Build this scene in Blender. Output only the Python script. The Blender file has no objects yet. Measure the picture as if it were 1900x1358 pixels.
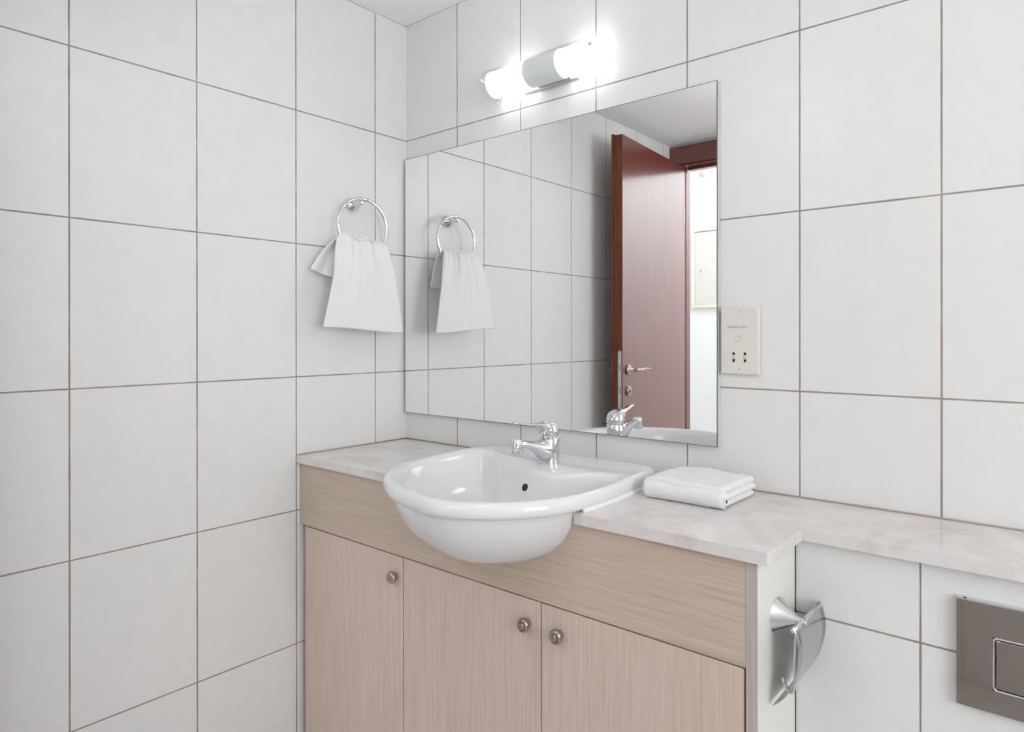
import bpy, bmesh, math, random
from mathutils import Vector, Matrix
from math import sin, cos, pi
S = bpy.context.scene
C = S.collection
random.seed(7)

# ------------------------------------------------------------ camera
CAM = Vector((1.68669, -1.31201, 1.19520))
YAW, PIT, ROL, FPX, PPX, PPY = .65495, .0008, -.00073, 1222.7, 1072.63, 621.55
F = Vector((-sin(YAW)*cos(PIT), cos(YAW)*cos(PIT), -sin(PIT)))
R = Vector((cos(YAW), sin(YAW), 0)); U = R.cross(F)
R2 = cos(ROL)*R + sin(ROL)*U; U2 = -sin(ROL)*R + cos(ROL)*U
cam = bpy.data.objects.new('camera', bpy.data.cameras.new('camera')); C.objects.link(cam)
cam.data.sensor_width = 36; cam.data.lens = FPX/1900*36
cam.data.shift_x = -(PPX-950)/1900; cam.data.shift_y = (PPY-679)/1900
cam.data.clip_start = .02
m = Matrix((R2, U2, -F)).transposed().to_4x4(); m.translation = CAM
cam.matrix_world = m
S.camera = cam

# ------------------------------------------------------------ world, light, exposure
w = bpy.data.worlds.new('world'); S.world = w; w.use_nodes = True
w.node_tree.nodes['Background'].inputs[0].default_value = (.9, .95, 1, 1)
w.node_tree.nodes['Background'].inputs[1].default_value = .6
S.view_settings.view_transform = 'Standard'; S.view_settings.look = 'None'
S.view_settings.gamma = 1; S.view_settings.use_curve_mapping = False
S.view_settings.exposure = 0.17
S.cycles.use_denoising = True
S.cycles.max_bounces = 12; S.cycles.diffuse_bounces = 8; S.cycles.glossy_bounces = 8
S.cycles.transparent_max_bounces = 16; S.cycles.sample_clamp_indirect = 6
CEIL = 2.161
E_SIDE_FILL = 7.2      # added unseen glowing window in the right wall
E_FILL_GLOBE = 4.6        # added globe light, out of view
E_SHADE = 3.6       # vanity lamp shades
E_HALL = 35         # hall light, watts
def area(name, loc, rot, sx, sy, power, col=(1, 1, 1)):
    l = bpy.data.lights.new(name, 'AREA'); l.shape = 'RECTANGLE'; l.size = sx; l.size_y = sy
    l.energy = power; l.color = col
    o = bpy.data.objects.new(name, l); C.objects.link(o); o.location = loc; o.rotation_euler = rot
    return o
area('hall_ceiling_light', (1.0, -2.25, 2.49), (0, 0, 0), 2.2, .6, E_HALL, (.93, .97, 1))

# ------------------------------------------------------------ materials
def srgb(r, g, b):
    f = lambda c: ((c/255+.055)/1.055)**2.4 if c/255 > .04045 else c/255/12.92
    return (f(r), f(g), f(b), 1)
def mat(name, col, rough=.5, metal=0, spec=.5, **k):
    m = bpy.data.materials.new(name); m.use_nodes = True
    b = m.node_tree.nodes['Principled BSDF']
    b.inputs['Base Color'].default_value = col; b.inputs['Roughness'].default_value = rough
    b.inputs['Metallic'].default_value = metal; b.inputs['Specular IOR Level'].default_value = spec
    for a, v in k.items(): b.inputs[a.replace('_', ' ')].default_value = v
    return m
class NT:
    def __init__(s, m): s.t = m.node_tree; s.b = s.t.nodes['Principled BSDF']
    def n(s, typ, **k):
        x = s.t.nodes.new(typ)
        for a, v in k.items(): setattr(x, a, v)
        return x
    def l(s, a, b): s.t.links.new(a, b)
    def math(s, op, a, b=None, c=None):
        x = s.n('ShaderNodeMath', operation=op)
        for i, v in enumerate((a, b, c)):
            if v is None: continue
            if isinstance(v, (int, float)): x.inputs[i].default_value = v
            else: s.l(v, x.inputs[i])
        return x.outputs[0]
    def mix(s, f, a, b):
        x = s.n('ShaderNodeMix', data_type='RGBA')
        for i, v in ((0, f), (6, a), (7, b)):
            if isinstance(v, tuple): x.inputs[i].default_value = v
            elif isinstance(v, (int, float)): x.inputs[i].default_value = v
            else: s.l(v, x.inputs[i])
        return x.outputs[2]
    def coords(s, scale=(1, 1, 1)):
        tc = s.n('ShaderNodeTexCoord'); mp = s.n('ShaderNodeMapping'); mp.inputs['Scale'].default_value = scale
        s.l(tc.outputs['Object'], mp.inputs[0]); return mp.outputs[0]
    def noise(s, vec, scale, detail=4, rough=.5, dist=0):
        x = s.n('ShaderNodeTexNoise'); x.inputs['Scale'].default_value = scale
        x.inputs['Detail'].default_value = detail; x.inputs['Roughness'].default_value = rough
        x.inputs['Distortion'].default_value = dist
        s.l(vec, x.inputs['Vector']); return x.outputs['Fac']
    def ramp(s, f, stops):
        x = s.n('ShaderNodeValToRGB'); e = x.color_ramp.elements
        e[0].position, e[0].color = stops[0]; e[1].position, e[1].color = stops[-1]
        for p_, c_ in stops[1:-1]: q = e.new(p_); q.color = c_
        s.l(f, x.inputs[0]); return x.outputs[0]
    def bump(s, h, strength, dist=.001):
        x = s.n('ShaderNodeBump'); x.inputs['Strength'].default_value = strength; x.inputs['Distance'].default_value = dist
        s.l(h, x.inputs['Height']); s.l(x.outputs[0], s.b.inputs['Normal'])
TW, TH, ZR = .25063, .36, 1.8014
def tile_mat(name, axis, off, grout=srgb(138, 132, 131), gw=.0031, tile=srgb(226, 226, 225)):
    m = mat(name, tile, .32, 0, .35); t = NT(m)
    v = t.coords(); sep = t.n('ShaderNodeSeparateXYZ'); t.l(v, sep.inputs[0])
    # slightly wandering joint edges
    nz = t.noise(v, 14, 2); wob = t.math('MULTIPLY', t.math('SUBTRACT', nz, .5), .0016)
    def dist(o, period, offset):
        a = t.math('SUBTRACT', o, offset); b = t.math('ADD', t.math('DIVIDE', a, period), 1000.5)
        c = t.math('ABSOLUTE', t.math('SUBTRACT', t.math('FRACT', b), .5)); return t.math('MULTIPLY', c, period)
    d1 = dist(sep.outputs[axis], TW, off); d2 = dist(sep.outputs[2], TH, ZR)
    d = t.math('ADD', t.math('MINIMUM', d1, d2), wob)
    mr = t.n('ShaderNodeMapRange'); mr.inputs[1].default_value = gw*.36; mr.inputs[2].default_value = gw*.64
    mr.inputs[3].default_value = 1; mr.inputs[4].default_value = 0; mr.clamp = True
    t.l(d, mr.inputs[0]); g = mr.outputs[0]
    # one faint tone per tile
    ids = [t.math('FLOOR', t.math('ADD', t.math('DIVIDE', t.math('SUBTRACT', sep.outputs[a], o), pr), 1000)) for a, o, pr in ((axis, off, TW), (2, ZR, TH))]
    cb = t.n('ShaderNodeCombineXYZ'); t.l(ids[0], cb.inputs[0]); t.l(ids[1], cb.inputs[1])
    wn = t.n('ShaderNodeTexWhiteNoise', noise_dimensions='2D'); t.l(cb.outputs[0], wn.inputs['Vector'])
    dark = tuple(c*.965 for c in tile[:3])+(1,)
    tc = t.mix(t.math('MULTIPLY', wn.outputs[0], .6), tile, dark)
    cl = t.ramp(t.noise(v, 22, 5, .6), [(.42, (0, 0, 0, 1)), (.7, (1, 1, 1, 1))])
    tc = t.mix(t.math('MULTIPLY', cl, .45), tc, tuple(c*.93 for c in tile[:3])+(1,))
    gn = t.ramp(t.noise(v, 5, 3), [(.35, grout), (.75, srgb(166, 146, 138))])
    t.l(t.mix(g, tc, gn), t.b.inputs['Base Color'])
    t.l(t.math('ADD', t.math('MULTIPLY', g, .5), .3), t.b.inputs['Roughness'])
    t.bump(t.math('SUBTRACT', t.math('MULTIPLY', t.noise(v, 60, 3), .12), g), .5, .0012)
    return m
M = {}
M['tile_left'] = tile_mat('tile_left', 1, -.11444)
M['tile_back'] = tile_mat('tile_back', 0, .23394)
M['tile_front'] = tile_mat('tile_front', 0, .1)
M['plaster'] = mat('white_plaster', srgb(244, 244, 244), .9, 0, .1)
M['hall'] = mat('hall_plaster', srgb(240, 240, 239), .9, 0, .1)
t = NT(M['hall']); t.bump(t.noise(t.coords(), 90, 3), .15)
M['floor'] = mat('floor_tile', srgb(185, 178, 170), .35)
t = NT(M['floor']); t.l(t.ramp(t.noise(t.coords(), 9, 5), [(.3, srgb(206, 205, 204)), (.7, srgb(194, 193, 192))]), t.b.inputs['Base Color'])
def wood(name, axis, lo, mid, hi):
    m = mat(name, mid, .48, 0, .3); t = NT(m)
    sc = [95, 95, 95]; sc[axis] = 2.4
    v = t.coords(tuple(sc)); sc2 = [7, 7, 7]; sc2[axis] = .8; v2 = t.coords(tuple(sc2))
    n1 = t.noise(v, 1.9, 6, .65, .4); n2 = t.noise(v2, 1.4, 3, .5, .8)
    c = t.ramp(n1, [(.33, lo), (.5, mid), (.68, hi)])
    d = t.ramp(n2, [(.35, (0, 0, 0, 1)), (.65, (1, 1, 1, 1))])
    t.l(t.mix(t.math('MULTIPLY', d, .35), c, mid), t.b.inputs['Base Color'])
    t.bump(n1, .12, .0006)
    return m
OL, OM, OH = srgb(194, 175, 161), srgb(208, 189, 176), srgb(216, 199, 187)
M['oak_v'] = wood('light_oak_vertical', 2, OL, OM, OH)
M['oak_h'] = wood('light_oak_horizontal', 0, srgb(182, 165, 149), srgb(197, 179, 163), srgb(206, 190, 175))
M['oak_edge'] = wood('lilac_oak_edge', 2, srgb(176, 163, 162), srgb(186, 174, 173), srgb(196, 185, 184))
M['melamine'] = mat('pale_melamine', srgb(222, 225, 217), .45, 0, .3)
M['shaded_carcass'] = mat('gap_shade_brown', srgb(90, 60, 50), .8)
M['gap_red'] = mat('gap_shade_red', srgb(95, 45, 35), .6)
m = M['marble'] = mat('pink_white_marble', srgb(224, 218, 214), .2, 0, .5); t = NT(m); v = t.coords()
a = t.ramp(t.noise(v, 11, 8, .62, .6), [(.35, srgb(221, 220, 219)), (.52, srgb(216, 211, 208)), (.68, srgb(207, 196, 191))])
b = t.ramp(t.noise(v, 34, 6, .7, 1.2), [(.55, (0, 0, 0, 1)), (.72, (1, 1, 1, 1))])
t.l(t.mix(t.math('MULTIPLY', b, .4), a, srgb(198, 184, 178)), t.b.inputs['Base Color'])
M['ceramic'] = mat('white_glazed_ceramic', srgb(226, 227, 228), .08, 0, .5, Coat_Weight=.3, Coat_Roughness=.03)
M['chrome'] = mat('chrome', srgb(222, 224, 226), .07, 1)
M['chrome_soft'] = mat('satin_chrome', srgb(196, 197, 198), .2, 1)
M['nickel'] = mat('brushed_nickel', srgb(178, 168, 160), .25, 1)
M['smoke'] = mat('smoked_chrome', srgb(166, 156, 150), .05, 1)
M['mirror'] = mat('silver_mirror', (.93, .94, .94, 1), .0, 1)
M['mirror_edge'] = mat('dark_mirror_edge', srgb(95, 95, 98), .4, .3)
M['silicone'] = mat('white_sealant', srgb(240, 240, 238), .4)
M['dark'] = mat('dark_hole', srgb(40, 33, 30), .6)
M['cream'] = mat('cream_plastic', srgb(220, 215, 209), .35, 0, .4)
M['cream_side'] = mat('cream_frame', srgb(233, 225, 214), .5)
M['print'] = mat('grey_print', srgb(150, 146, 142), .6)
m = M['terry'] = mat('white_terry', srgb(232, 232, 232), .95, 0, .1, Sheen_Weight=.25); t = NT(m)
v = t.coords(); t.bump(t.math('ADD', t.noise(v, 420, 3, .7), t.math('MULTIPLY', t.noise(v, 60, 3), .6)), .55, .0016)
m = M['mahogany'] = mat('mahogany_lacquer', srgb(98, 42, 32), .3, 0, .5, Coat_Weight=1, Coat_Roughness=.14, Coat_IOR=1.62); t = NT(m)
v = t.coords((30, 30, 1.5))
t.l(t.ramp(t.noise(v, 1.6, 5, .6, .3), [(.3, srgb(98, 38, 30)), (.7, srgb(112, 47, 36))]), t.b.inputs['Base Color'])
M['mahogany_edge'] = wood('mahogany_edge', 2, srgb(88, 42, 28), srgb(110, 56, 36), srgb(132, 74, 50))
M['seal'] = mat('dark_seal', srgb(40, 24, 24), .7)
def emis(name, col, s):
    m = mat(name, col, .4); b = m.node_tree.nodes['Principled BSDF']
    b.inputs['Emission Color'].default_value = col; b.inputs['Emission Strength'].default_value = s; return m
M['opal'] = emis('lit_opal_glass', (1, .995, .98, 1), E_SHADE)
M['lamp'] = emis('fill_globe_glow', (.97, .975, .98, 1), E_FILL_GLOBE)
M['side_fill'] = emis('side_fill_glow', (.95, .965, .985, 1), E_SIDE_FILL)
m = M['glass'] = bpy.data.materials.new('thin_clear_glass'); m.use_nodes = True; nt = m.node_tree; nt.nodes.clear()
o_ = nt.nodes.new('ShaderNodeOutputMaterial'); mx = nt.nodes.new('ShaderNodeMixShader'); tr = nt.nodes.new('ShaderNodeBsdfTransparent')
gl = nt.nodes.new('ShaderNodeBsdfGlossy'); gl.inputs['Roughness'].default_value = .06; lw = nt.nodes.new('ShaderNodeLayerWeight'); lw.inputs[0].default_value = .5; pw = nt.nodes.new('ShaderNodeMath'); pw.operation = 'POWER'; pw.inputs[1].default_value = 4
fr = nt.nodes.new('ShaderNodeMath'); fr.operation = 'MULTIPLY_ADD'; fr.inputs[1].default_value = .35; fr.inputs[2].default_value = .04
nt.links.new(lw.outputs['Facing'], pw.inputs[0]); nt.links.new(pw.outputs[0], fr.inputs[0])
tr.inputs[0].default_value = (.97, .98, .98, 1)
nt.links.new(fr.outputs[0], mx.inputs[0]); nt.links.new(tr.outputs[0], mx.inputs[1]); nt.links.new(gl.outputs[0], mx.inputs[2]); nt.links.new(mx.outputs[0], o_.inputs[0])

# ------------------------------------------------------------ helpers
def obj(name, bm, m, parent=None, smooth=False, bevel=0, seg=2, subsurf=0):
    bmesh.ops.recalc_face_normals(bm, faces=bm.faces)
    me = bpy.data.meshes.new(name); bm.to_mesh(me); bm.free()
    for q in (m if isinstance(m, (list, tuple)) else [m]): me.materials.append(q)
    o = bpy.data.objects.new(name, me); C.objects.link(o)
    if parent: o.parent = parent; o.matrix_parent_inverse = Matrix.Translation(-world_loc(parent))
    if bevel:
        b = o.modifiers.new('bevel', 'BEVEL'); b.width = bevel; b.segments = seg; b.limit_method = 'ANGLE'; b.angle_limit = math.radians(40)
    if subsurf:
        b = o.modifiers.new('subsurf', 'SUBSURF'); b.levels = b.render_levels = subsurf
    if smooth or bevel or subsurf:
        for p in me.polygons: p.use_smooth = True
        if not smooth and not subsurf:
            try: me.set_sharp_from_angle(angle=math.radians(40))
            except Exception: pass
    return o
def world_loc(o):
    v = Vector(o.location)
    while o.parent:
        v = v + o.matrix_parent_inverse.translation + Vector(o.parent.location); o = o.parent
    return v
def thing(name, label, cat, loc, group=None):
    o = bpy.data.objects.new(name, None); C.objects.link(o); o.location = loc; o.empty_display_size = .03
    return tag(o, label, cat, group)
def tag(o, label, cat, group=None):
    o['label'] = label; o['category'] = cat
    if group: o['group'] = group
    return o
def part(o, label): o['label'] = label; return o
def struct(name, bm, m, parent=None, label=None, **k):
    o = obj(name, bm, m, parent, **k)
    if not parent: o['kind'] = 'structure'
    if label: o['label'] = label
    return o
def box(bm, x0, x1, y0, y1, z0, z1, mi=0):
    v = [bm.verts.new((x, y, z)) for x in (x0, x1) for y in (y0, y1) for z in (z0, z1)]
    fs = []
    for f in ((0, 1, 3, 2), (4, 6, 7, 5), (0, 4, 5, 1), (2, 3, 7, 6), (0, 2, 6, 4), (1, 5, 7, 3)):
        q = bm.faces.new([v[i] for i in f]); q.material_index = mi; fs.append(q)
    return fs
def B(*a):
    bm = bmesh.new(); box(bm, *a); return bm
def prism(bm, pts, axis, a, b):
    """extrude a 2-D polygon along axis; pts given in the two other axes in x,y,z order"""
    def mk(p, h):
        c = list(p); c.insert(axis, h); return bm.verts.new(c)
    A = [mk(p, a) for p in pts]; Bv = [mk(p, b) for p in pts]
    bm.faces.new(A); bm.faces.new(Bv[::-1])
    n = len(pts)
    for i in range(n): bm.faces.new((A[i], A[(i+1) % n], Bv[(i+1) % n], Bv[i]))
def lathe(bm, c, axis, prof, n=32, mi=0):
    """prof: list of (distance along axis, radius)"""
    ax = Vector(axis).normalized(); c = Vector(c)
    e1 = ax.orthogonal().normalized(); e2 = ax.cross(e1)
    rings = []
    for h, r in prof:
        if r < 1e-6: rings.append([bm.verts.new(c+ax*h)])
        else: rings.append([bm.verts.new(c+ax*h+(e1*cos(2*pi*k/n)+e2*sin(2*pi*k/n))*r) for k in range(n)])
    for a, b in zip(rings, rings[1:]):
        for k in range(n):
            k2 = (k+1) % n
            if len(a) == 1 and len(b) == 1: continue
            if len(a) == 1: f = bm.faces.new((a[0], b[k2], b[k]))
            elif len(b) == 1: f = bm.faces.new((a[k], a[k2], b[0]))
            else: f = bm.faces.new((a[k], a[k2], b[k2], b[k]))
            f.material_index = mi
    for r_ in (rings[0], rings[-1]):
        if len(r_) > 1: bm.faces.new(r_)
def tube(bm, pts, r, n=14, closed=False):
    pts = [Vector(p) for p in pts]; N = len(pts); rings = []
    rr = r if isinstance(r, (list, tuple)) else [r]*N
    prev = None
    for i, p in enumerate(pts):
        if closed: d = pts[(i+1) % N]-pts[i-1]
        else: d = pts[min(i+1, N-1)]-pts[max(i-1, 0)]
        d.normalize()
        e1 = d.orthogonal() if prev is None else prev-d*prev.dot(d)
        e1.normalize(); prev = e1; e2 = d.cross(e1)
        rings.append([bm.verts.new(p+(e1*cos(2*pi*k/n)+e2*sin(2*pi*k/n))*rr[i]) for k in range(n)])
    for i in range(N if closed else N-1):
        a, b = rings[i], rings[(i+1) % N]
        for k in range(n): bm.faces.new((a[k], a[(k+1) % n], b[(k+1) % n], b[k]))
    if not closed: bm.faces.new(rings[0]); bm.faces.new(rings[-1][::-1])
def spline(P, n=8, closed=False):
    """Catmull-Rom through points"""
    P = [Vector(p) for p in P]; N = len(P); out = []
    for i in range(N if closed else N-1):
        g = (lambda j: P[j % N]) if closed else (lambda j: P[max(0, min(N-1, j))])
        a, b, c, d = g(i-1), g(i), g(i+1), g(i+2)
        for k in range(n):
            t_ = k/n
            out.append(.5*((2*b)+(c-a)*t_+(2*a-5*b+4*c-d)*t_*t_+(3*b-a-3*c+d)*t_**3))
    if not closed: out.append(P[-1])
    return out

# ------------------------------------------------------------ setting
XR, YF = 3.1, -1.698          # right wall, door wall
DX0, DX1, DZ = .062, .735, 2.05   # door opening
bm = bmesh.new(); box(bm, -.12, 0, YF-.08, .12, 0, CEIL); struct('wall_left', bm, M['tile_left'])
bm = bmesh.new(); box(bm, 0, XR, 0, .12, 0, CEIL); struct('wall_back', bm, M['tile_back'])
bm = bmesh.new(); box(bm, 1.2942, XR, -.19, 0, 0, .85); struct('wall_cistern', bm, M['tile_back'])
WY0, WY1, WZ0, WZ1 = -1.64, -.70, .9, 2.0
bm = bmesh.new()
box(bm, XR, XR+.12, YF-.08, WY0, 0, CEIL); box(bm, XR, XR+.12, WY1, .12, 0, CEIL)
box(bm, XR, XR+.12, WY0, WY1, 0, WZ0); box(bm, XR, XR+.12, WY0, WY1, WZ1, CEIL)
struct('wall_right', bm, M['tile_left'])
wf = bmesh.new()
for a in ((WY0, WY0+.04, WZ0, WZ1), (WY1-.04, WY1, WZ0, WZ1), (WY0+.04, WY1-.04, WZ0, WZ0+.04), (WY0+.04, WY1-.04, WZ1-.04, WZ1)):
    box(wf, XR+.03, XR+.07, *a)
wfo = struct('side_fill_window', wf, mat('side_fill_frame', srgb(235, 235, 235), .4), bevel=.003)  # frame and glowing pane added out of view to light the room from the right
obj('side_fill_pane', B(XR+.045, XR+.055, WY0+.04, WY1-.04, WZ0+.04, WZ1-.04), M['side_fill'], wfo)
bm = bmesh.new()
box(bm, 0, DX0-.012, YF-.08, YF, 0, CEIL); box(bm, DX1+.012, XR, YF-.08, YF, 0, CEIL); box(bm, DX0-.012, DX1+.012, YF-.08, YF, DZ+.012, CEIL)
struct('wall_front', bm, M['tile_front'])
HX0, HX1, HY = -1.3, 3.1, -2.722
bm = bmesh.new(); box(bm, HX0-.1, XR+.12, HY-.1, .12, -.1, 0); struct('floor', bm, M['floor'])
bm = bmesh.new(); box(bm, 0, XR, YF-.08, 0, CEIL, CEIL+.1); struct('ceiling', bm, M['plaster'])
bm = bmesh.new(); box(bm, HX0-.1, XR+.12, HY-.1, YF-.081, 2.5, 2.6); struct('ceiling_hall', bm, M['plaster'])
bpy.data.objects['hall_ceiling_light'].location.z = 2.49
bm = bmesh.new(); box(bm, HX0-.1, XR+.12, HY-.1, HY, 0, 2.5); struct('wall_hall_far', bm, M['hall'])
bm = bmesh.new(); box(bm, HX0-.1, HX0, HY, YF-.081, 0, 2.5); struct('wall_hall_left', bm, M['hall'])
bm = bmesh.new(); box(bm, XR+.02, XR+.12, HY, YF-.081, 0, 2.5); struct('wall_hall_right', bm, M['hall'])
bm = bmesh.new(); box(bm, HX0, -.12, YF-.081, YF-.06, 0, 2.5); box(bm, -.12, XR+.12, YF-.081, YF-.0801, CEIL, 2.5); struct('wall_hall_near', bm, M['hall'])

# door: frame in the opening, leaf swung in along the left wall
dr = bpy.data.objects.new('door_1', None); C.objects.link(dr); dr.location = (DX0, YF, 0); dr['kind'] = 'structure'
bm = bmesh.new()
box(bm, DX0-.012, DX0, YF-.09, YF+.002, 0, DZ+.012); box(bm, DX1, DX1+.012, YF-.09, YF+.002, 0, DZ+.012); box(bm, DX0, DX1, YF-.09, YF+.002, DZ, DZ+.012)
box(bm, DX0, DX0+.003, YF-.08, YF-.042, 0, DZ); box(bm, DX1-.014, DX1, YF-.08, YF-.042, 0, DZ); box(bm, DX0+.014, DX1-.014, YF-.08, YF-.042, DZ-.014, DZ)
obj('door_jamb', bm, M['mahogany'], dr, bevel=.0015)
bm = bmesh.new()
box(bm, .002, DX0-.006, YF, YF+.016, 0, 2.150); box(bm, DX1+.006, DX1+.07, YF, YF+.016, 0, 2.150); box(bm, DX0-.006, DX1+.006, YF, YF+.016, DZ+.008, 2.150)
box(bm, DX0-.02, DX1+.02, YF+.016, YF+.022, DZ+.008, DZ+.022)
obj('architrave', bm, M['mahogany'], dr, bevel=.002)
# leaf in its own frame: local x along the leaf from the hinge, local y = thickness
hp = Vector((.0905, YF+.024, 0)); ep = Vector((.155, -1.006, 0)); ld = (ep-hp).normalized(); ln = Vector((ld.y, -ld.x, 0))  # ln points to +x (room side)
LL = (ep-hp).length-.011
def leafbox(bm, a0, a1, n0, n1, z0, z1):
    pts = []
    for a, n in ((a0, n0), (a1, n0), (a1, n1), (a0, n1)): q = hp+ld*a+ln*n; pts.append((q.x, q.y))
    prism(bm, pts, 2, z0, z1)
lf = bmesh.new(); leafbox(lf, 0, LL, -.040, 0, .008, 2.035)
leaf = obj('door_leaf', lf, M['mahogany'], dr, bevel=.0012)
bm = bmesh.new(); leafbox(bm, LL-.012, LL+.0012, -.052, -.0401, .008, 2.04); leafbox(bm, LL-.0005, LL+.001, -.038, -.002, .01, 2.033)
obj('door_edge', bm, M['mahogany_edge'], leaf)
lp = bmesh.new(); pts = []
q0 = -.012
for k in range(13): a = pi*k/12; pts.append((q0+.0085*cos(a), 1.127-.0085+.0085*sin(a)))
for k in range(13): a = pi+pi*k/12; pts.append((q0+.0085*cos(a), .88+.0085+.0085*sin(a)))
va = [lp.verts.new(hp+ld*(LL+.0012)+ln*n+Vector((0, 0, z))) for n, z in pts]
vb = [lp.verts.new(hp+ld*(LL+.0032)+ln*n+Vector((0, 0, z))) for n, z in pts]
lp.faces.new(va); lp.faces.new(vb[::-1])
for i in range(len(pts)): j = (i+1) % len(pts); lp.faces.new((va[i], va[j], vb[j], vb[i]))
lpo = obj('lock_plate', lp, M['chrome_soft'], leaf)
bm = bmesh.new(); leafbox(bm, LL+.0032, LL+.0036, q0-.005, q0+.005, 1.045, 1.07)
leafbox(bm, LL+.0032, LL+.0036, q0-.004, q0+.004, .945, .975)
for z in (1.115, .892): lathe(bm, hp+ld*(LL+.0030)+ln*q0+Vector((0, 0, z)), ld, [(0, .003), (.0008, .003)], 10)
obj('latch', bm, M['nickel'], leaf)
for side in (1, -1):
    bm = bmesh.new(); base = hp+ld*(LL-.05)+ln*(0 if side > 0 else -.040)+Vector((0, 0, 1.045)); nn = ln*side
    lathe(bm, base, nn, [(0, .022), (.007, .022), (.009, .018), (.009, .008), (.035, .007)], 24)
    g = [base+nn*.03, base+nn*.045-ld*.004, base+nn*.050-ld*.03, base+nn*.048-ld*.07+Vector((0, 0, .003)), base+nn*.052-ld*.11+Vector((0, 0, -.001))]
    g = spline(g, 6); tube(bm, g, [.008-.0035*i/(len(g)-1) for i in range(len(g))])
    obj('handle', bm, M['nickel'], leaf, smooth=True)
    bm = bmesh.new(); base = hp+ld*(LL-.05)+ln*(0 if side > 0 else -.040)+Vector((0, 0, .955))
    lathe(bm, base, nn, [(0, .022), (.007, .022), (.009, .019)], 24); obj('escutcheon', bm, M['nickel'], leaf, bevel=.001)
    bm = bmesh.new(); lathe(bm, base+nn*.009, nn, [(0, .0035), (.0006, .0035)], 12)
    pts = [(-.0022, -.009), (.0022, -.009), (.0022, .004), (-.0022, .004)]
    va = [bm.verts.new(base+nn*.0097+ld*a+Vector((0, 0, z))) for a, z in pts]; bm.faces.new(va)
    obj('keyhole', bm, M['dark'], leaf)
bm = bmesh.new()
for z in (.3, 1.75): tube(bm, [(hp.x-.004, hp.y+.004, z), (hp.x-.004, hp.y+.004, z+.09)], .007)
obj('hinge', bm, M['nickel'], leaf)
bm = bmesh.new(); box(bm, DX0, DX0+.004, YF-.012, YF-.002, 0, DZ); obj('door_seal', bm, M['seal'], dr)

# hall fittings seen through the doorway in the mirror
pn = thing('wall_panel', 'cream framed panel on the hall wall seen through the doorway in the mirror', 'panel', (-.2, HY, 1.37))
PX0, PX1, PZ0, PZ1 = -.414, -.05, 1.373, 1.905
bm = bmesh.new()
for a in ((PX0, PX0+.022, PZ0, PZ1), (PX1-.022, PX1, PZ0, PZ1), (PX0+.022, PX1-.022, PZ0, PZ0+.022), (PX0+.022, PX1-.022, PZ1-.022, PZ1)): box(bm, a[0], a[1], HY, HY+.018, a[2], a[3])
obj('panel_frame', bm, M['cream_side'], pn, bevel=.002)
obj('panel_door', B(PX0+.024, PX1-.024, HY, HY+.011, PZ0+.024, PZ1-.024), M['cream'], pn, bevel=.001)
bm = bmesh.new(); lathe(bm, (PX0+.07, HY+.011, 1.62), (0, 1, 0), [(0, .006), (.004, .006)], 14); obj('panel_lock', bm, M['chrome_soft'], pn)
bm = bmesh.new(); lathe(bm, (-.333, HY, 2.27), (0, 1, 0), [(0, .02), (.012, .02), (.02, .01), (.022, .0)], 20)
tag(obj('wall_button', bm, M['cream'], smooth=True), 'small round white fitting high on the hall wall above the cream panel', 'fitting')

# ------------------------------------------------------------ mirror
mr = thing('wall_mirror', 'large frameless rectangular mirror on tiles above the washbasin', 'mirror', (.54, 0, .954))
MX0, MX1, MZ0, MZ1 = .0105, 1.065, .954, 1.7385
obj('mirror_glass', B(MX0+.0012, MX1-.0016, -.014, -.009, MZ0+.0012, MZ1-.0012), M['mirror'], mr)
bm = bmesh.new()
box(bm, MX0, MX0+.0011, -.0142, -.0125, MZ0, MZ1); box(bm, MX1-.0015, MX1, -.0142, -.0125, MZ0, MZ1)
box(bm, MX0+.0011, MX1-.0015, -.0142, -.0125, MZ0, MZ0+.0011); box(bm, MX0+.0011, MX1-.0015, -.0142, -.0125, MZ1-.0011, MZ1)
obj('mirror_edge', bm, M['mirror_edge'], mr)
part(obj('backing', B(MX0+.0004, MX1-.0004, -.0088, -.0005, MZ0+.0004, MZ1-.0004), mat('pale_backing', srgb(205, 207, 207), .5), mr), 'pale grey mirror backing')

# ------------------------------------------------------------ washbasin
CX = .70
OUTL = [(.020, -.546), (.071, -.551), (.125, -.538), (.170, -.512), (.210, -.477), (.241, -.433), (.260, -.385), (.267, -.31), (.263, -.23), (.257, -.155), (.250, -.085), (.232, -.052), (.185, -.044), (.05, -.043), (-.15, -.043),
        (-.235, -.050), (-.268, -.078), (-.281, -.13), (-.280, -.20), (-.273, -.27), (-.261, -.335), (-.240, -.395), (-.203, -.445), (-.145, -.490), (-.070, -.526)]
outer = spline([Vector((x, y, 0)) for x, y in OUTL], 5, True)
INL = [(.020, -.510), (.071, -.514), (.118, -.503), (.155, -.480), (.190, -.446), (.215, -.405), (.228, -.36), (.234, -.29), (.232, -.22), (.215, -.174), (.170, -.180), (.105, -.222), (.02, -.228), (-.08, -.200), (-.155, -.160),
       (-.205, -.130), (-.236, -.145), (-.243, -.20), (-.236, -.27), (-.224, -.325), (-.203, -.375), (-.168, -.418), (-.115, -.460), (-.050, -.492)]
inner = spline([Vector((x, y, 0)) for x, y in INL], 5, True)
NB = 120
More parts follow.
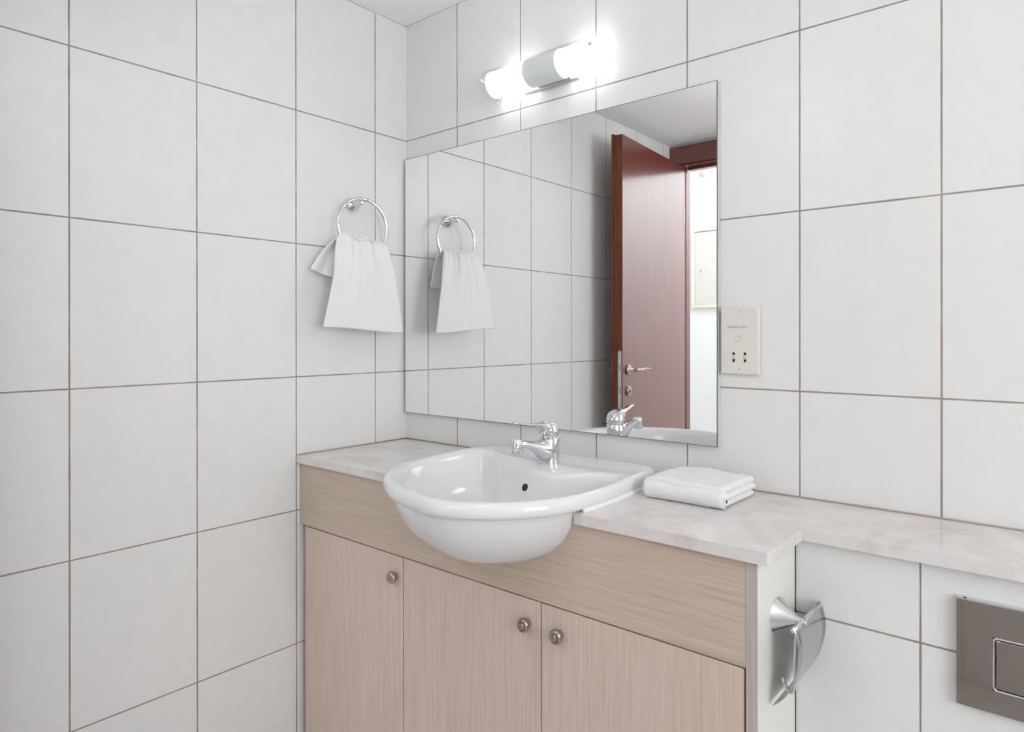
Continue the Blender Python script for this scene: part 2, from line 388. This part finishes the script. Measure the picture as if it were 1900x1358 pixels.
def polar(poly, cx, cy, n=NB):
    out = []
    L = len(poly)
    for k in range(n):
        a = -pi/2+2*pi*k/n; dx, dy = cos(a), sin(a); best = 0
        for i in range(L):
            p, q = poly[i], poly[(i+1) % L]
            ex, ey = q.x-p.x, q.y-p.y; den = dx*ey-dy*ex
            if abs(den) < 1e-12: continue
            px, py = p.x-cx, p.y-cy
            t_ = (px*ey-py*ex)/den; s_ = (px*dy-py*dx)/den
            if -1e-6 <= s_ <= 1+1e-6 and t_ > best: best = t_
        out.append((dx*best, dy*best))
    return out
PY = -.31
PO = polar(outer, 0, PY); PI_ = polar(inner, 0, PY)
def ring(P, s, z, cy=PY, inset=0):
    r = []
    for x, y in P:
        l = math.hypot(x, y); f = s*(l-inset)/l; r.append(Vector((CX+x*f, cy+y*f, z)))
    return r
rings = []
for s_, z in ((.04, .737), (.22, .738), (.42, .748), (.58, .763), (.72, .785), (.82, .810), (.89, .838), (.925, .858), (.937, .870)):
    rings.append([Vector((v.x, max(v.y, -1), v.z)) for v in ring(PO, s_, z)])
for ins, z in ((.0145, .8735), (.006, .8745), (.0015, .878), (0, .885), (.0006, .893), (.004, .8995), (.010, .903), (.016, .9035)):
    rings.append(ring(PO, 1, z, inset=ins))
# deck between rim and opening, then the bowl
def blend(f, z): return [Vector((CX+a[0]*(1-f)+b[0]*f, PY+a[1]*(1-f)+b[1]*f, z)) for a, b in zip(PO, PI_)]
rings += [blend(.55, .9022), blend(.75, .9002), blend(.9, .8965)]
for s_, z, cy in ((1, .892, PY), (.98, .886, PY), (.955, .875, PY), (.925, .860, PY), (.885, .842, -.312), (.83, .82, -.314), (.70, .800, -.315), (.50, .787, -.315), (.28, .780, -.315), (.10, .777, -.315)):
    rings.append(ring(PI_, s_, z, cy))
bm = bmesh.new(); vs = [[bm.verts.new(v) for v in r_] for r_ in rings]
for a, b in zip(vs, vs[1:]):
    for k in range(NB): bm.faces.new((a[k], a[(k+1) % NB], b[(k+1) % NB], b[k]))
bm.faces.new(vs[0]); bm.faces.new(vs[-1])
basin = thing('washbasin', 'white ceramic semi-recessed washbasin set into the marble counter', 'washbasin', (CX, -.3, .87))
bo = obj('bowl', bm, M['ceramic'], basin, smooth=True)
# overflow and waste
bm = bmesh.new(); ov = Vector((.712, -.2320, .858)); nv = Vector((.0, -1, .42)).normalized()
lathe(bm, ov-nv*.004, nv, [(0, .0085), (.0078, .0085)], 20)
obj('overflow_hole', bm, M['dark'], basin)
bm = bmesh.new(); lathe(bm, ov-nv*.004, nv, [(0, .0108), (.0070, .0108), (.0080, .0098), (.0080, .0086), (0, .0086)], 24)
obj('overflow_ring', bm, M['ceramic'], basin, smooth=True)
bm = bmesh.new(); lathe(bm, (CX, -.315, .7765), (0, 0, 1), [(0, .022), (.003, .022), (.004, .018), (.002, .012), (.002, 0)], 24)
obj('waste', bm, M['chrome'], basin, smooth=True)

# ------------------------------------------------------------ marble counter
CF, CR, LF = -.365, 1.3125, -.2085
def cut(s_):
    pts = [(CX+x*s_, PY+y*s_) for x, y in PO]
    pts = [p for p in pts]
    n = len(pts); seq = [pts[(k) % n] for k in range(n)]   # starts at front centre, goes counter-clockwise (+x first)
    out = []
    for i in range(n):
        p, q = seq[i], seq[(i+1) % n]
        if p[1] < CF <= q[1]: t_ = (CF-p[1])/(q[1]-p[1]); out.append((p[0]+(q[0]-p[0])*t_, CF))
        if p[1] >= CF: out.append(p)
        if p[1] >= CF > q[1]: t_ = (CF-p[1])/(q[1]-p[1]); out.append((p[0]+(q[0]-p[0])*t_, CF))
    return out
c = cut(.945)
poly = [(.001, -.001), (.001, CF)] + c[::-1] + [(CR, CF), (CR, LF), (XR-.001, LF), (XR-.001, -.001)]
bm = bmesh.new(); prism(bm, poly, 2, .8502, .87)
top = obj('marble_countertop', bm, M['marble'])
tag(top, 'polished pinkish-white marble counter running along the tiled back wall', 'countertop')
# sealant bead where the basin meets the counter
bm = bmesh.new()
bead = [Vector((CX+x*.985, PY+y*.985, .8722)) for x, y in PO]
bead = [b for b in bead if b.y > CF+.004]
tube(bm, bead, .0058, 8); part(obj('sealant', bm, M['silicone'], basin, smooth=True), 'white sealant bead along the counter')
# caulk line along the wall
bm = bmesh.new(); tube(bm, [(.003, -.0025, .8712), (XR-.003, -.0025, .8712)], .0018, 6); tube(bm, [(.0025, -.004, .8712), (.0025, CF+.002, .8712)], .0018, 6)
obj('wall_joint', bm, mat('joint_grey', srgb(168, 152, 145), .7), top, smooth=True)

# ------------------------------------------------------------ vanity cabinet
cab = thing('vanity_cabinet', 'light oak bathroom cabinet with three doors below the washbasin', 'cabinet', (.64, -.18, 0))
SX0, SX1, FY = 1.276, 1.294, -.355
DY = -.3545
# fascia with a cut-out for the bowl
sec = []
prof = [(1.0, .8502)]
nt_ = [(.2430, .8502), (.235, .838), (.215, .812), (.185, .787), (.15, .768), (.10, .755), (.05, .749), (0, .747)]
left = [(CX-a, z) for a, z in nt_]; right = [(CX+a, z) for a, z in nt_[::-1]]
notch = left+right[1:]
poly = [(.003, .8500), (.003, .684), (SX0-.0005, .684), (SX0-.0005, .8500)] + [(x, min(z, .8500)) for x, z in notch[::-1]]
bm = bmesh.new(); prism(bm, poly, 1, FY, FY+.018)
obj('fascia', bm, M['oak_h'], cab)
bm = bmesh.new(); box(bm, SX0, SX1, FY+.0006, -.1905, 0, .8499)
sp = part(obj('side_panel', bm, M['melamine'], cab), 'pale greenish-white side panel')
obj('panel_joint', B(SX1, SX1+.0012, -.1925, -.1902, 0, .8499), M['dark'], sp)
part(obj('edge_strip', B(SX0, SX1, FY-.0006, FY+.0006, 0, .8499), M['oak_edge'], sp), 'lilac-grey wood edge strip')
bm = bmesh.new(); box(bm, .003, SX0, DY+.0195, DY+.024, .0, .70)
box(bm, .003, SX0, -.012, -.004, 0, .70)
obj('shaded_carcass', bm, M['shaded_carcass'], cab)  # dark brown colour puts the shade of the door gaps into this sheet
xs = [(.026, .4412, 'R'), (.4444, .8592, 'R'), (.8624, 1.2728, 'L')]
for x0, x1, sd in xs:
    d = obj('door', B(x0, x1, DY, DY+.016, .09, .6806), M['oak_v'], cab, bevel=.0008)
    kx = {0: .4166, 1: .827, 2: .908}[xs.index((x0, x1, sd))]
    bm = bmesh.new(); lathe(bm, (kx, DY, .634), (0, -1, 0), [(0, .0085), (.0015, .0085), (.003, .0075), (.005, .0082), (.008, .0128), (.012, .0143), (.016, .0138), (.0185, .0118), (.0190, .0108), (.0184, .0098), (.0190, .0072), (.0186, .0056), (.0196, .0046), (.0198, 0)], 28)
    obj('knob', bm, M['nickel'], d, smooth=True)
obj('door_gap_shade', B(SX0-.0026, SX0-.0002, DY-.001, DY+.016, .09, .683), M['gap_red'], cab)  # dark reddish strip stands in for the shaded gap beside the last door
obj('plinth', B(.003, SX0, DY+.05, DY+.066, 0, .086), M['oak_h'], cab)

# ------------------------------------------------------------ tap
FX, FYY, FZ = .709, -.150, .9005
fa = thing('basin_tap', 'chrome single-lever mixer tap standing on the washbasin deck', 'tap', (FX, FYY, FZ))
def ell(bm, secs, n=28):
    """secs: (cx, cy, cz, rx, ry) horizontal ellipses"""
    rg = [[bm.verts.new((cx+rx*cos(2*pi*k/n), cy+ry*sin(2*pi*k/n), cz+tilt*sin(2*pi*k/n)*ry)) for k in range(n)] for cx, cy, cz, rx, ry, tilt in secs]
    for a, b in zip(rg, rg[1:]):
        for k in range(n): bm.faces.new((a[k], a[(k+1) % n], b[(k+1) % n], b[k]))
    bm.faces.new(rg[0]); bm.faces.new(rg[-1])
bm = bmesh.new()
ell(bm, [(FX, FYY, FZ-.002, .0250, .0250, 0), (FX, FYY, FZ+.003, .0250, .0250, 0), (FX, FYY, FZ+.02, .0245, .0248, 0), (FX, FYY, FZ+.04, .0238, .0242, 0), (FX, FYY+.001, FZ+.056, .0230, .0235, .10), (FX, FYY+.001, FZ+.059, .0216, .022, .10)])
obj('tap_body', bm, M['chrome'], fa, smooth=True)
# spout: tapering flat-oval arm reaching forward
def oval(bm, secs, n=20):
    """secs: (centre, half width x, half height z, slant)"""
    rg = [[bm.verts.new(Vector(c_)+Vector((a_*cos(2*pi*k/n), sl*b_*sin(2*pi*k/n), b_*sin(2*pi*k/n)))) for k in range(n)] for c_, a_, b_, sl in secs]
    for a, b in zip(rg, rg[1:]):
        for k in range(n): bm.faces.new((a[k], a[(k+1) % n], b[(k+1) % n], b[k]))
    bm.faces.new(rg[0]); bm.faces.new(rg[-1])
bm = bmesh.new()
oval(bm, [((FX, FYY+.002, FZ+.0305), .0225, .0270, 0), ((FX, FYY-.014, FZ+.031), .0222, .0262, .05), ((FX, FYY-.025, FZ+.0325), .0208, .0235, .12), ((FX, FYY-.036, FZ+.0365), .0190, .0193, .15), ((FX, FYY-.048, FZ+.0420), .0170, .0145, .12), ((FX, FYY-.063, FZ+.0475), .0152, .0108, .1), ((FX, FYY-.085, FZ+.0535), .0132, .0085, 0), ((FX, FYY-.108, FZ+.057), .0125, .0080, 0), ((FX, FYY-.118, FZ+.058), .0095, .0065, 0)])
obj('spout', bm, M['chrome'], fa, smooth=True)
bm = bmesh.new(); lathe(bm, (FX, FYY-.107, FZ+.054), (0, -.12, -1), [(-.012, .0112), (-.004, .0128), (.006, .0128), (.0065, .0118), (.010, .0118), (.0105, .0128), (.0185, .0122), (.019, .010)], 26)
obj('aerator', bm, M['chrome'], fa, bevel=.0006)
# lever cap with a slim lever
bm = bmesh.new()
ell(bm, [(FX, FYY+.001, FZ+.0605, .0216, .0220, .10), (FX, FYY+.001, FZ+.0625, .0236, .0242, .10), (FX, FYY, FZ+.072, .0236, .0244, .08), (FX, FYY-.001, FZ+.084, .0222, .0232, -.06), (FX, FYY-.003, FZ+.091, .0190, .0208, -.2), (FX, FYY-.004, FZ+.0945, .0130, .0155, -.25), (FX, FYY-.005, FZ+.0953, .005, .007, -.25)])
cap = obj('lever_cap', bm, M['chrome'], fa, smooth=True)
bm = bmesh.new()
oval(bm, [((FX, FYY-.004, FZ+.081), .0205, .0125, 0), ((FX, FYY-.020, FZ+.0845), .0185, .0115, 0), ((FX-.001, FYY-.030, FZ+.0885), .0150, .0075, 0), ((FX-.003, FYY-.042, FZ+.0918), .0118, .0040, 0), ((FX-.006, FYY-.062, FZ+.094), .0095, .0028, 0), ((FX-.010, FYY-.082, FZ+.0975), .0088, .0024, 0), ((FX-.0135, FYY-.099, FZ+.100), .0080, .0026, 0), ((FX-.014, FYY-.103, FZ+.1005), .0050, .0016, 0)])
obj('lever', bm, M['chrome'], cap, smooth=True)
bm = bmesh.new(); lathe(bm, (FX-.012, FYY-.0216, FZ+.063), (-.2, -1, .2), [(0, .0035), (.0015, .0035), (.002, .0028)], 14)
part(obj('indicator', bm, mat('pale_stud', srgb(225, 225, 228), .3), cap), 'pale round temperature stud')

# ------------------------------------------------------------ folded towel on the counter
def folded_towel():
    tw = thing('folded_towel', 'white folded hand towel lying on the marble counter right of the basin', 'towel', (1.07, -.11, .871))
    import mathutils
    X0, X1, Y0, Y1 = .990, 1.163, -.192, -.042
    nz = mathutils.noise
    layers = 3; hz = .0145
    for li in range(layers):
        bm = bmesh.new(); nx, ny = 26, 22
        zb = .8712+li*(hz-.0010)
        ox = (.0, .003, .0)[li]; oy = (.0, .003, -.002)[li]
        def P(u, v, topside):
            x = X0+(X1-X0)*u; y = Y0+(Y1-Y0)*v
            ex = min(u, 1-u)*(X1-X0); ey = min(v, 1-v)*(Y1-Y0)
            r = hz*.55
            def rd(e): return 1 if e > r else math.sqrt(max(0, 1-((r-e)/r)**2))
            k = rd(ex)*rd(ey)
            sag = .0038*nz.noise(Vector((x*22, y*22, li*2.1)))+.0016*nz.noise(Vector((x*60, y*60, li)))
            crown = .0010*li*(1-(2*u-1)**4)
            mid = zb+hz/2+sag*(.25 if li == 0 else 1)+crown - (.001*u if li == 2 else 0)
            wob = .003*nz.noise(Vector((x*15, y*15, 9+li*3)))
            z = mid+(k*hz/2 if topside else -k*hz/2)
            z = max(z, .8708)
            return Vector((x+ox+wob, y+oy+wob*.8, z))
        T = [[bm.verts.new(P(i/nx, j/ny, True)) for j in range(ny+1)] for i in range(nx+1)]
        D = [[T[i][j] if i in (0, nx) or j in (0, ny) else bm.verts.new(P(i/nx, j/ny, False)) for j in range(ny+1)] for i in range(nx+1)]
        for i in range(nx):
            for j in range(ny):
                bm.faces.new((T[i][j], T[i+1][j], T[i+1][j+1], T[i][j+1])); bm.faces.new((D[i][j], D[i][j+1], D[i+1][j+1], D[i+1][j]))
        obj('towel_fold', bm, M['terry'], tw, smooth=True, subsurf=1)
    # outer wrap closing the front and left sides round the three layers
    bm = bmesh.new(); prof = []
    zt = .8712+3*(hz-.0010)
    for k in range(13): a = -pi/2-pi*k/12; prof.append((cos(a)*.019, .8712+(zt-.8712)/2+sin(a)*(zt-.8712)/2))
    nn = 24; rows = []
    for i in range(nn+1):
        u = i/nn; x = X0+.002+(X1-X0-.004)*u
        rows.append([bm.verts.new((x, Y0+.014+dy+.002*nz.noise(Vector((x*25, z*30, 1))), max(.8709, .8712+(z-.8712)*(1-.03*u)+.002*nz.noise(Vector((x*20, 3, z*20)))))) for dy, z in prof])
    for a, b in zip(rows, rows[1:]):
        for k in range(12): bm.faces.new((a[k], a[k+1], b[k+1], b[k]))
    bm.faces.new(rows[0]); bm.faces.new(rows[-1])
    bmesh.ops.triangulate(bm, faces=[f for f in bm.faces if len(f.verts) > 4])
    obj('towel_wrap', bm, M['terry'], tw, smooth=True)
    obj('care_tag', B(1.1635, 1.1655, -.184, -.182, .884, .889), M['dark'], tw)
folded_towel()

# ------------------------------------------------------------ towel ring and hand towel
tr_ = thing('towel_ring', 'chrome towel ring fixed to the left wall beside the mirror', 'towel ring', (0, -.195, 1.57))
RC = Vector((.05, -.191, 1.503)); RR = .080
bm = bmesh.new(); lathe(bm, (0, -.195, 1.572), (1, 0, 0), [(0, .0205), (.006, .0205), (.010, .019), (.018, .010), (.026, .0075), (.044, .0065), (.052, .0065), (.054, .004)], 30)
obj('rosette', bm, M['chrome'], tr_, smooth=True)
bm = bmesh.new(); tube(bm, [RC+Vector((0, cos(a)*RR, sin(a)*RR)) for a in [2*pi*k/72 for k in range(72)]], .0047, 12, True)
obj('ring', bm, M['chrome'], tr_, smooth=True)
bm = bmesh.new(); aa = [pi/2+d_ for d_ in (-.16, -.08, 0, .06)]
tube(bm, [RC+Vector((0, cos(a)*RR, sin(a)*RR)) for a in aa], .0062, 14); obj('ring_sleeve', bm, M['chrome'], tr_, smooth=True)
def hand_towel():
    import mathutils
    nz = mathutils.noise
    zc = 1.452
    tw = thing('hand_towel', 'white terry hand towel draped through the chrome towel ring', 'towel', (.05, -.19, 1.2))
    def sheet(name, side, zend, spread, nseg, dx, shape):
        bm = bmesh.new(); nu = 72; G = []
        for i in range(nu+1):
            u = i/nu; col = []
            for j in range(nseg+1):
                v = j/nseg
                y, z, x = shape(u, v)
                col.append(bm.verts.new((x, y, z)))
            G.append(col)
        for i in range(nu):
            for j in range(nseg): bm.faces.new((G[i][j], G[i+1][j], G[i+1][j+1], G[i][j+1]))
        o = obj(name, bm, M['terry'], tw, smooth=True)
        s_ = o.modifiers.new('thick', 'SOLIDIFY'); s_.thickness = .006; s_.offset = 0
        s2 = o.modifiers.new('sub', 'SUBSURF'); s2.levels = s2.render_levels = 1
        return o
    def lerp(a, b, t_): return a+(b-a)*t_
    def front(u, v):
        # v 0 = top (wrapped over the ring), 1 = bottom hem
        yt = lerp(-.272, -.130, u); hem = lerp(-.333, -.073, u)
        k = v**.62
        y = lerp(yt, hem, k)
        arch = RC.z-math.sqrt(max(0, (RR-.001)**2-(min(abs(yt-RC.y), RR-.004))**2))
        arch = lerp(1.462, arch, .16)
        bump = .014*math.exp(-((u-.18)/.16)**2)+.010*math.exp(-((u-.62)/.12)**2)
        ztop = arch+bump+.003
        zb = lerp(1.214, 1.2005, u)+.0022*sin(u*5+.5)
        z = lerp(ztop, zb, v)
        q = u+.06*nz.noise(Vector((u*3, v*2, 5)))
        amp = lerp(.0075, .0006, min(1, v*1.5)**.8)
        fold = amp*(nz.noise(Vector((q*9, v*1.3, 1)))*2.2+.6*nz.noise(Vector((q*24, v*2.0, 7))))
        x = .063+.018*sin(min(1, v*2.2)*pi/2)+fold+.004*nz.noise(Vector((u*4, v*3, 2)))
        if v < .06: x = lerp(.054, x, (v/.06)**.5)
        y += .0025*sin(u*7+v*4)*v+.004*sin(v*pi)*(1-2*u)
        return y, z, x
    def back(u, v):
        yt = lerp(-.266, -.128, u); hem = lerp(-.345, -.10, u)
        y = lerp(yt, hem, v**.75)
        zt = 1.464+.012*math.exp(-((u-.18)/.16)**2)+.008*math.exp(-((u-.62)/.12)**2)
        z = lerp(zt, lerp(1.372, 1.345, min(1, u*2.5)), v)
        x = .044-.014*sin(min(1, v*2)*pi/2)+.004*sin(u*24+1)
        if v < .08: x = lerp(.052, x, v/.08)
        return y, z, x
    part(sheet('front_drape', 1, 0, 0, 40, 0, front), 'long front drape')
    part(sheet('back_drape', 1, 0, 0, 18, 0, back), 'short back drape')
    # gathered cloth over the lower arc of the ring
    def top(u, v):
        yt = lerp(-.270, -.129, u)
        zt = 1.462+.013*math.exp(-((u-.18)/.16)**2)+.009*math.exp(-((u-.62)/.12)**2)
        a = pi*v
        return yt, zt+.004*sin(a)-.002, .052+.009*cos(a)
    sheet('gathered_fold', 1, 0, 0, 8, 0, top)
hand_towel()

# ------------------------------------------------------------ vanity lamp
LZ, LY, LX0, LX1 = 1.8695, -.034, .402, .786
vl = thing('vanity_lamp', 'two-shade tubular wall lamp with clear glass cover above the mirror', 'wall lamp', ((LX0+LX1)/2, 0, LZ))
obj('wall_plate', B(LX0+.10, LX1-.10, -.008, -.0005, LZ-.035, LZ+.035), M['chrome_soft'], vl, bevel=.003)
bm = bmesh.new(); lathe(bm, (.551, LY, LZ), (1, 0, 0), [(0, .034), (.001, .036), (.107, .036), (.108, .034)], 48)
part(obj('centre_band', bm, mat('satin_silver', srgb(236, 237, 238), .3, .1), vl, smooth=False, bevel=.0005), 'satin metal middle band')
for x0, x1 in ((.424, .5505), (.6595, .776)):
    bm = bmesh.new(); lathe(bm, (x0, LY, LZ), (1, 0, 0), [(0, 0), (0, .030), (.004, .0335), (x1-x0-.004, .0335), (x1-x0, .030), (x1-x0, 0)], 40)
    part(obj('lamp_shade', bm, M['opal'], vl, smooth=False, bevel=.0008), 'glowing opal glass tube')
for x0, x1 in ((.4195, .4235), (.7765, .7805)):
    bm = bmesh.new(); lathe(bm, (x0, LY, LZ), (1, 0, 0), [(0, 0), (0, .035), (x1-x0, .035), (x1-x0, 0)], 40)
    part(obj('end_cap', bm, emis('glowing_white_end', (1, .995, .98, 1), .75), vl), 'white end disc of the lamp')
def halfpipe(bm, x0, x1, r, th, n=40):
    pts = []
    for k in range(n+1): a = -pi/2+pi*k/n; pts.append((LY-cos(a)*r, LZ+sin(a)*r))
    pts = [(-.004, LZ-r)]+pts+[(-.004, LZ+r)]
    inn = [(-.004, LZ-r+th)]+[(LY-cos(-pi/2+pi*k/n)*(r-th), LZ+sin(-pi/2+pi*k/n)*(r-th)) for k in range(n+1)]+[(-.004, LZ+r-th)]
    A = [[bm.verts.new((x, *p)) for p in pts] for x in (x0, x1)]; I = [[bm.verts.new((x, *p)) for p in inn] for x in (x0, x1)]
    for k in range(len(pts)-1):
        bm.faces.new((A[0][k], A[0][k+1], A[1][k+1], A[1][k])); bm.faces.new((I[0][k], I[1][k], I[1][k+1], I[0][k+1]))
        for e in (0, 1): bm.faces.new((A[e][k], I[e][k], I[e][k+1], A[e][k+1]))
    for k in (0, -1): bm.faces.new((A[0][k], A[1][k], I[1][k], I[0][k]))
bm = bmesh.new(); halfpipe(bm, LX0, LX1, .0415, .0025)
part(obj('glass_cover', bm, M['glass'], vl, smooth=False), 'clear curved glass cover')
for x in (LX0+.010, LX1-.012):
    bm = bmesh.new(); tube(bm, [(x, -.001, LZ+.002), (x, LY-.044, LZ+.002)], .0022, 10)
    lathe(bm, (x, LY-.0425, LZ+.002), (0, -1, 0), [(0, .0045), (.004, .0045), (.005, .003)], 14)
    obj('cover_screw', bm, M['chrome'], vl, smooth=False)
bm = bmesh.new(); lathe(bm, (LX0+.015, -.02, LZ-.0425), (0, 0, -1), [(0, .0035), (.004, .003)], 12); obj('screw_tip', bm, M['chrome_soft'], vl)

# ------------------------------------------------------------ shaver socket
sk = thing('shaver_socket', 'cream shaver socket on tiles at the right edge of the mirror', 'socket', (1.113, 0, 1.183))
KX0, KX1, KZ0, KZ1 = 1.0705, 1.156, 1.111, 1.254
obj('face_plate', B(KX0, KX1, -.0105, -.0003, KZ0, KZ1), M['cream'], sk, bevel=.003, seg=3)
kc = (KX0+KX1)/2
def disc(name, x, z, r, m, h=.0008, n=20):
    bm = bmesh.new(); lathe(bm, (x, -.0105, z), (0, -1, 0), [(0, r), (h, r)], n); return obj(name, bm, m, sk)
def socket_slots(x):
    bm = bmesh.new()
    for s_ in (1, -1):
        zc = 1.1475+s_*.0075
        pts = [(x-.0027, zc-s_*.0032), (x+.0027, zc-s_*.0032), (x+.0023, zc+s_*.0012), (x, zc+s_*.0038), (x-.0023, zc+s_*.0012)]
        prism(bm, pts, 1, -.0112, -.0100)
    return obj('socket_slot', bm, M['dark'], sk)
socket_slots(kc-.0125); socket_slots(kc+.0125)
bm = bmesh.new()
for x in (kc-.0125, kc+.0125): box(bm, x-.004, x+.003, -.01085, -.0104, 1.1469, 1.1481)
obj('voltage_mark', bm, M['print'], sk)
bm = bmesh.new(); lathe(bm, (kc-.002, -.0105, 1.187), (0, -1, 0), [(0, .0068), (.0008, .0068), (.0012, .0058), (.0004, .0048), (.0004, 0)], 26)
obj('indicator', bm, M['cream'], sk, smooth=True)
for z in (KZ0+.0115, KZ1-.0115): disc('screw', kc, z, .0024, mat('pale_screw', srgb(196, 190, 184), .4, .5), .0004)
def text(s_, x, y, z, size, m, parent, name):
    cu = bpy.data.curves.new(name, 'FONT'); cu.body = s_; cu.size = size; cu.align_x = 'CENTER'; cu.extrude = .0001
    o = bpy.data.objects.new(name, cu); C.objects.link(o)
    dg = bpy.context.evaluated_depsgraph_get(); me = bpy.data.meshes.new_from_object(o.evaluated_get(dg)); bpy.data.objects.remove(o)
    me.transform(Matrix.Translation((x, y, z)) @ Matrix.Rotation(pi/2, 4, 'X')); me.materials.append(m)
    q = bpy.data.objects.new(name, me); C.objects.link(q); q.parent = parent; q.matrix_parent_inverse = Matrix.Translation(-Vector(parent.location)); return q
text('SHAVERS ONLY', kc-.005, -.0107, 1.2085, .0064, M['print'], sk, 'lettering')

# ------------------------------------------------------------ toilet roll holder
th = thing('toilet_roll_holder', 'chrome toilet roll holder with curved cover on the cabinet side panel', 'toilet roll holder', (SX1, -.277, .745))
bm = bmesh.new(); lathe(bm, (SX1+.0003, -.277, .745), (1, -.10, 0), [(0, .028), (.002, .0285), (.034, .007), (.046, .0055), (.050, .004)], 36)
obj('rosette', bm, M['chrome'], th, smooth=False, bevel=.0006)
bm = bmesh.new(); tube(bm, [(1.336, -.320, .7445), (1.337, -.25, .745), (1.338, -.199, .745)], .0038, 12)
obj('cover_hinge', bm, M['chrome'], th, smooth=True)
bm = bmesh.new()  # curved cover: quarter arc in x-z, spanning y
arc = spline([(1.336, 0, .750), (1.341, 0, .740), (1.346, 0, .715), (1.343, 0, .685), (1.333, 0, .655), (1.318, 0, .632), (1.303, 0, .618)], 6)
rows = []
for i, p_ in enumerate(arc):
    t_ = i/(len(arc)-1)
    y0 = -.322+.006*t_*t_; y1 = -.190-.004*(1-t_)-.062*max(0, t_-.30)**1.6
    rows.append([bm.verts.new((p_.x, y0+(y1-y0)*k/6, p_.z)) for k in range(7)])
for a, b in zip(rows, rows[1:]):
    for k in range(6): bm.faces.new((a[k], a[k+1], b[k+1], b[k]))
cv = obj('roll_cover', bm, M['chrome_soft'], th, smooth=True)
s_ = cv.modifiers.new('thick', 'SOLIDIFY'); s_.thickness = .0012
bm = bmesh.new()
wire = spline([(1.334, -.300, .742), (1.3335, -.303, .70), (1.333, -.303, .660), (1.329, -.302, .643), (1.323, -.301, .640), (1.317, -.301, .648), (1.313, -.301, .659)], 6)
tube(bm, wire, .0028, 10); obj('roll_arm', bm, M['chrome'], th, smooth=True)

# ------------------------------------------------------------ flush plate
fp = thing('flush_plate', 'smoked chrome toilet flush plate on the tiled cistern wall', 'flush plate', (1.66, -.19, .729))
PX0, PX1, PZ0, PZ1 = 1.537, 1.785, .6515, .8060
BX0, BZ0, BZ1 = 1.5835, .685, .7605; BX1 = PX1-(BX0-PX0)
bm = bmesh.new(); YP = -.2010
box(bm, PX0, BX0-.001, YP, -.1903, PZ0, PZ1); box(bm, BX1+.001, PX1, YP, -.1903, PZ0, PZ1)
box(bm, BX0-.001, BX1+.001, YP, -.1903, PZ0, BZ0-.001); box(bm, BX0-.001, BX1+.001, YP, -.1903, BZ1+.001, PZ1)
bmesh.ops.remove_doubles(bm, verts=bm.verts, dist=1e-5)
obj('plate_frame', bm, M['smoke'], fp)
def rim_loop(y, ins, r):
    pts = []
    for cx_, cz_, a0 in ((BX1-ins-r, BZ0+ins+r, -pi/2), (BX1-ins-r, BZ1-ins-r, 0), (BX0+ins+r, BZ1-ins-r, pi/2), (BX0+ins+r, BZ0+ins+r, pi)):
        for k in range(7): a = a0+pi/2*k/6; pts.append(Vector((cx_+cos(a)*r, y, cz_+sin(a)*r)))
    return pts
bm = bmesh.new(); tube(bm, rim_loop(YP-.0004, .0004, .005), .0016, 8, True)
part(obj('button_rim', bm, M['chrome'], fp, smooth=True), 'bright chrome rim around the buttons')
mid = (BX0+BX1)/2-.035
bm = bmesh.new(); box(bm, BX0+.003, mid-.0008, YP-.0012, -.1910, BZ0+.003, BZ1-.003)
obj('button', bm, M['smoke'], fp, bevel=.0015)
bm = bmesh.new(); box(bm, mid+.0008, BX1-.003, YP-.0012, -.1910, BZ0+.003, BZ1-.003)
obj('button', bm, M['smoke'], fp, bevel=.0015)
part(obj('top_rim', B(PX0, PX1, YP+.0002, -.1903, PZ1, PZ1+.0025), M['chrome'], fp), 'bright chrome top edge')
bm = bmesh.new(); lathe(bm, (PX0+.011, -.2005, PZ1+.0025), (0, 0, 1), [(0, .002), (.0012, .002)], 10); obj('screw', bm, M['dark'], fp)

# ------------------------------------------------------------ fill globe (added out of view to brighten walls and ceiling)
cl = thing('fill_globe', 'added globe fill light below the bathroom ceiling, out of view', 'fill light', (.9, -.95, CEIL))
bm = bmesh.new(); lathe(bm, (.9, -.95, CEIL-.0005), (0, 0, -1), [(0, .06), (.02, .06), (.025, .05), (.025, .02), (.085, .02), (.088, .05), (.10, .05)], 40); obj('fill_globe_base', bm, M['chrome_soft'], cl)
bm = bmesh.new(); lathe(bm, (.9, -.95, CEIL-.10), (0, 0, -1), [(.13-.13*cos(a), .13*sin(a)) for a in [.38+(pi-.38)*k/20 for k in range(20)]]+[(.26, 0)], 40); obj('globe', bm, M['lamp'], cl, smooth=True)
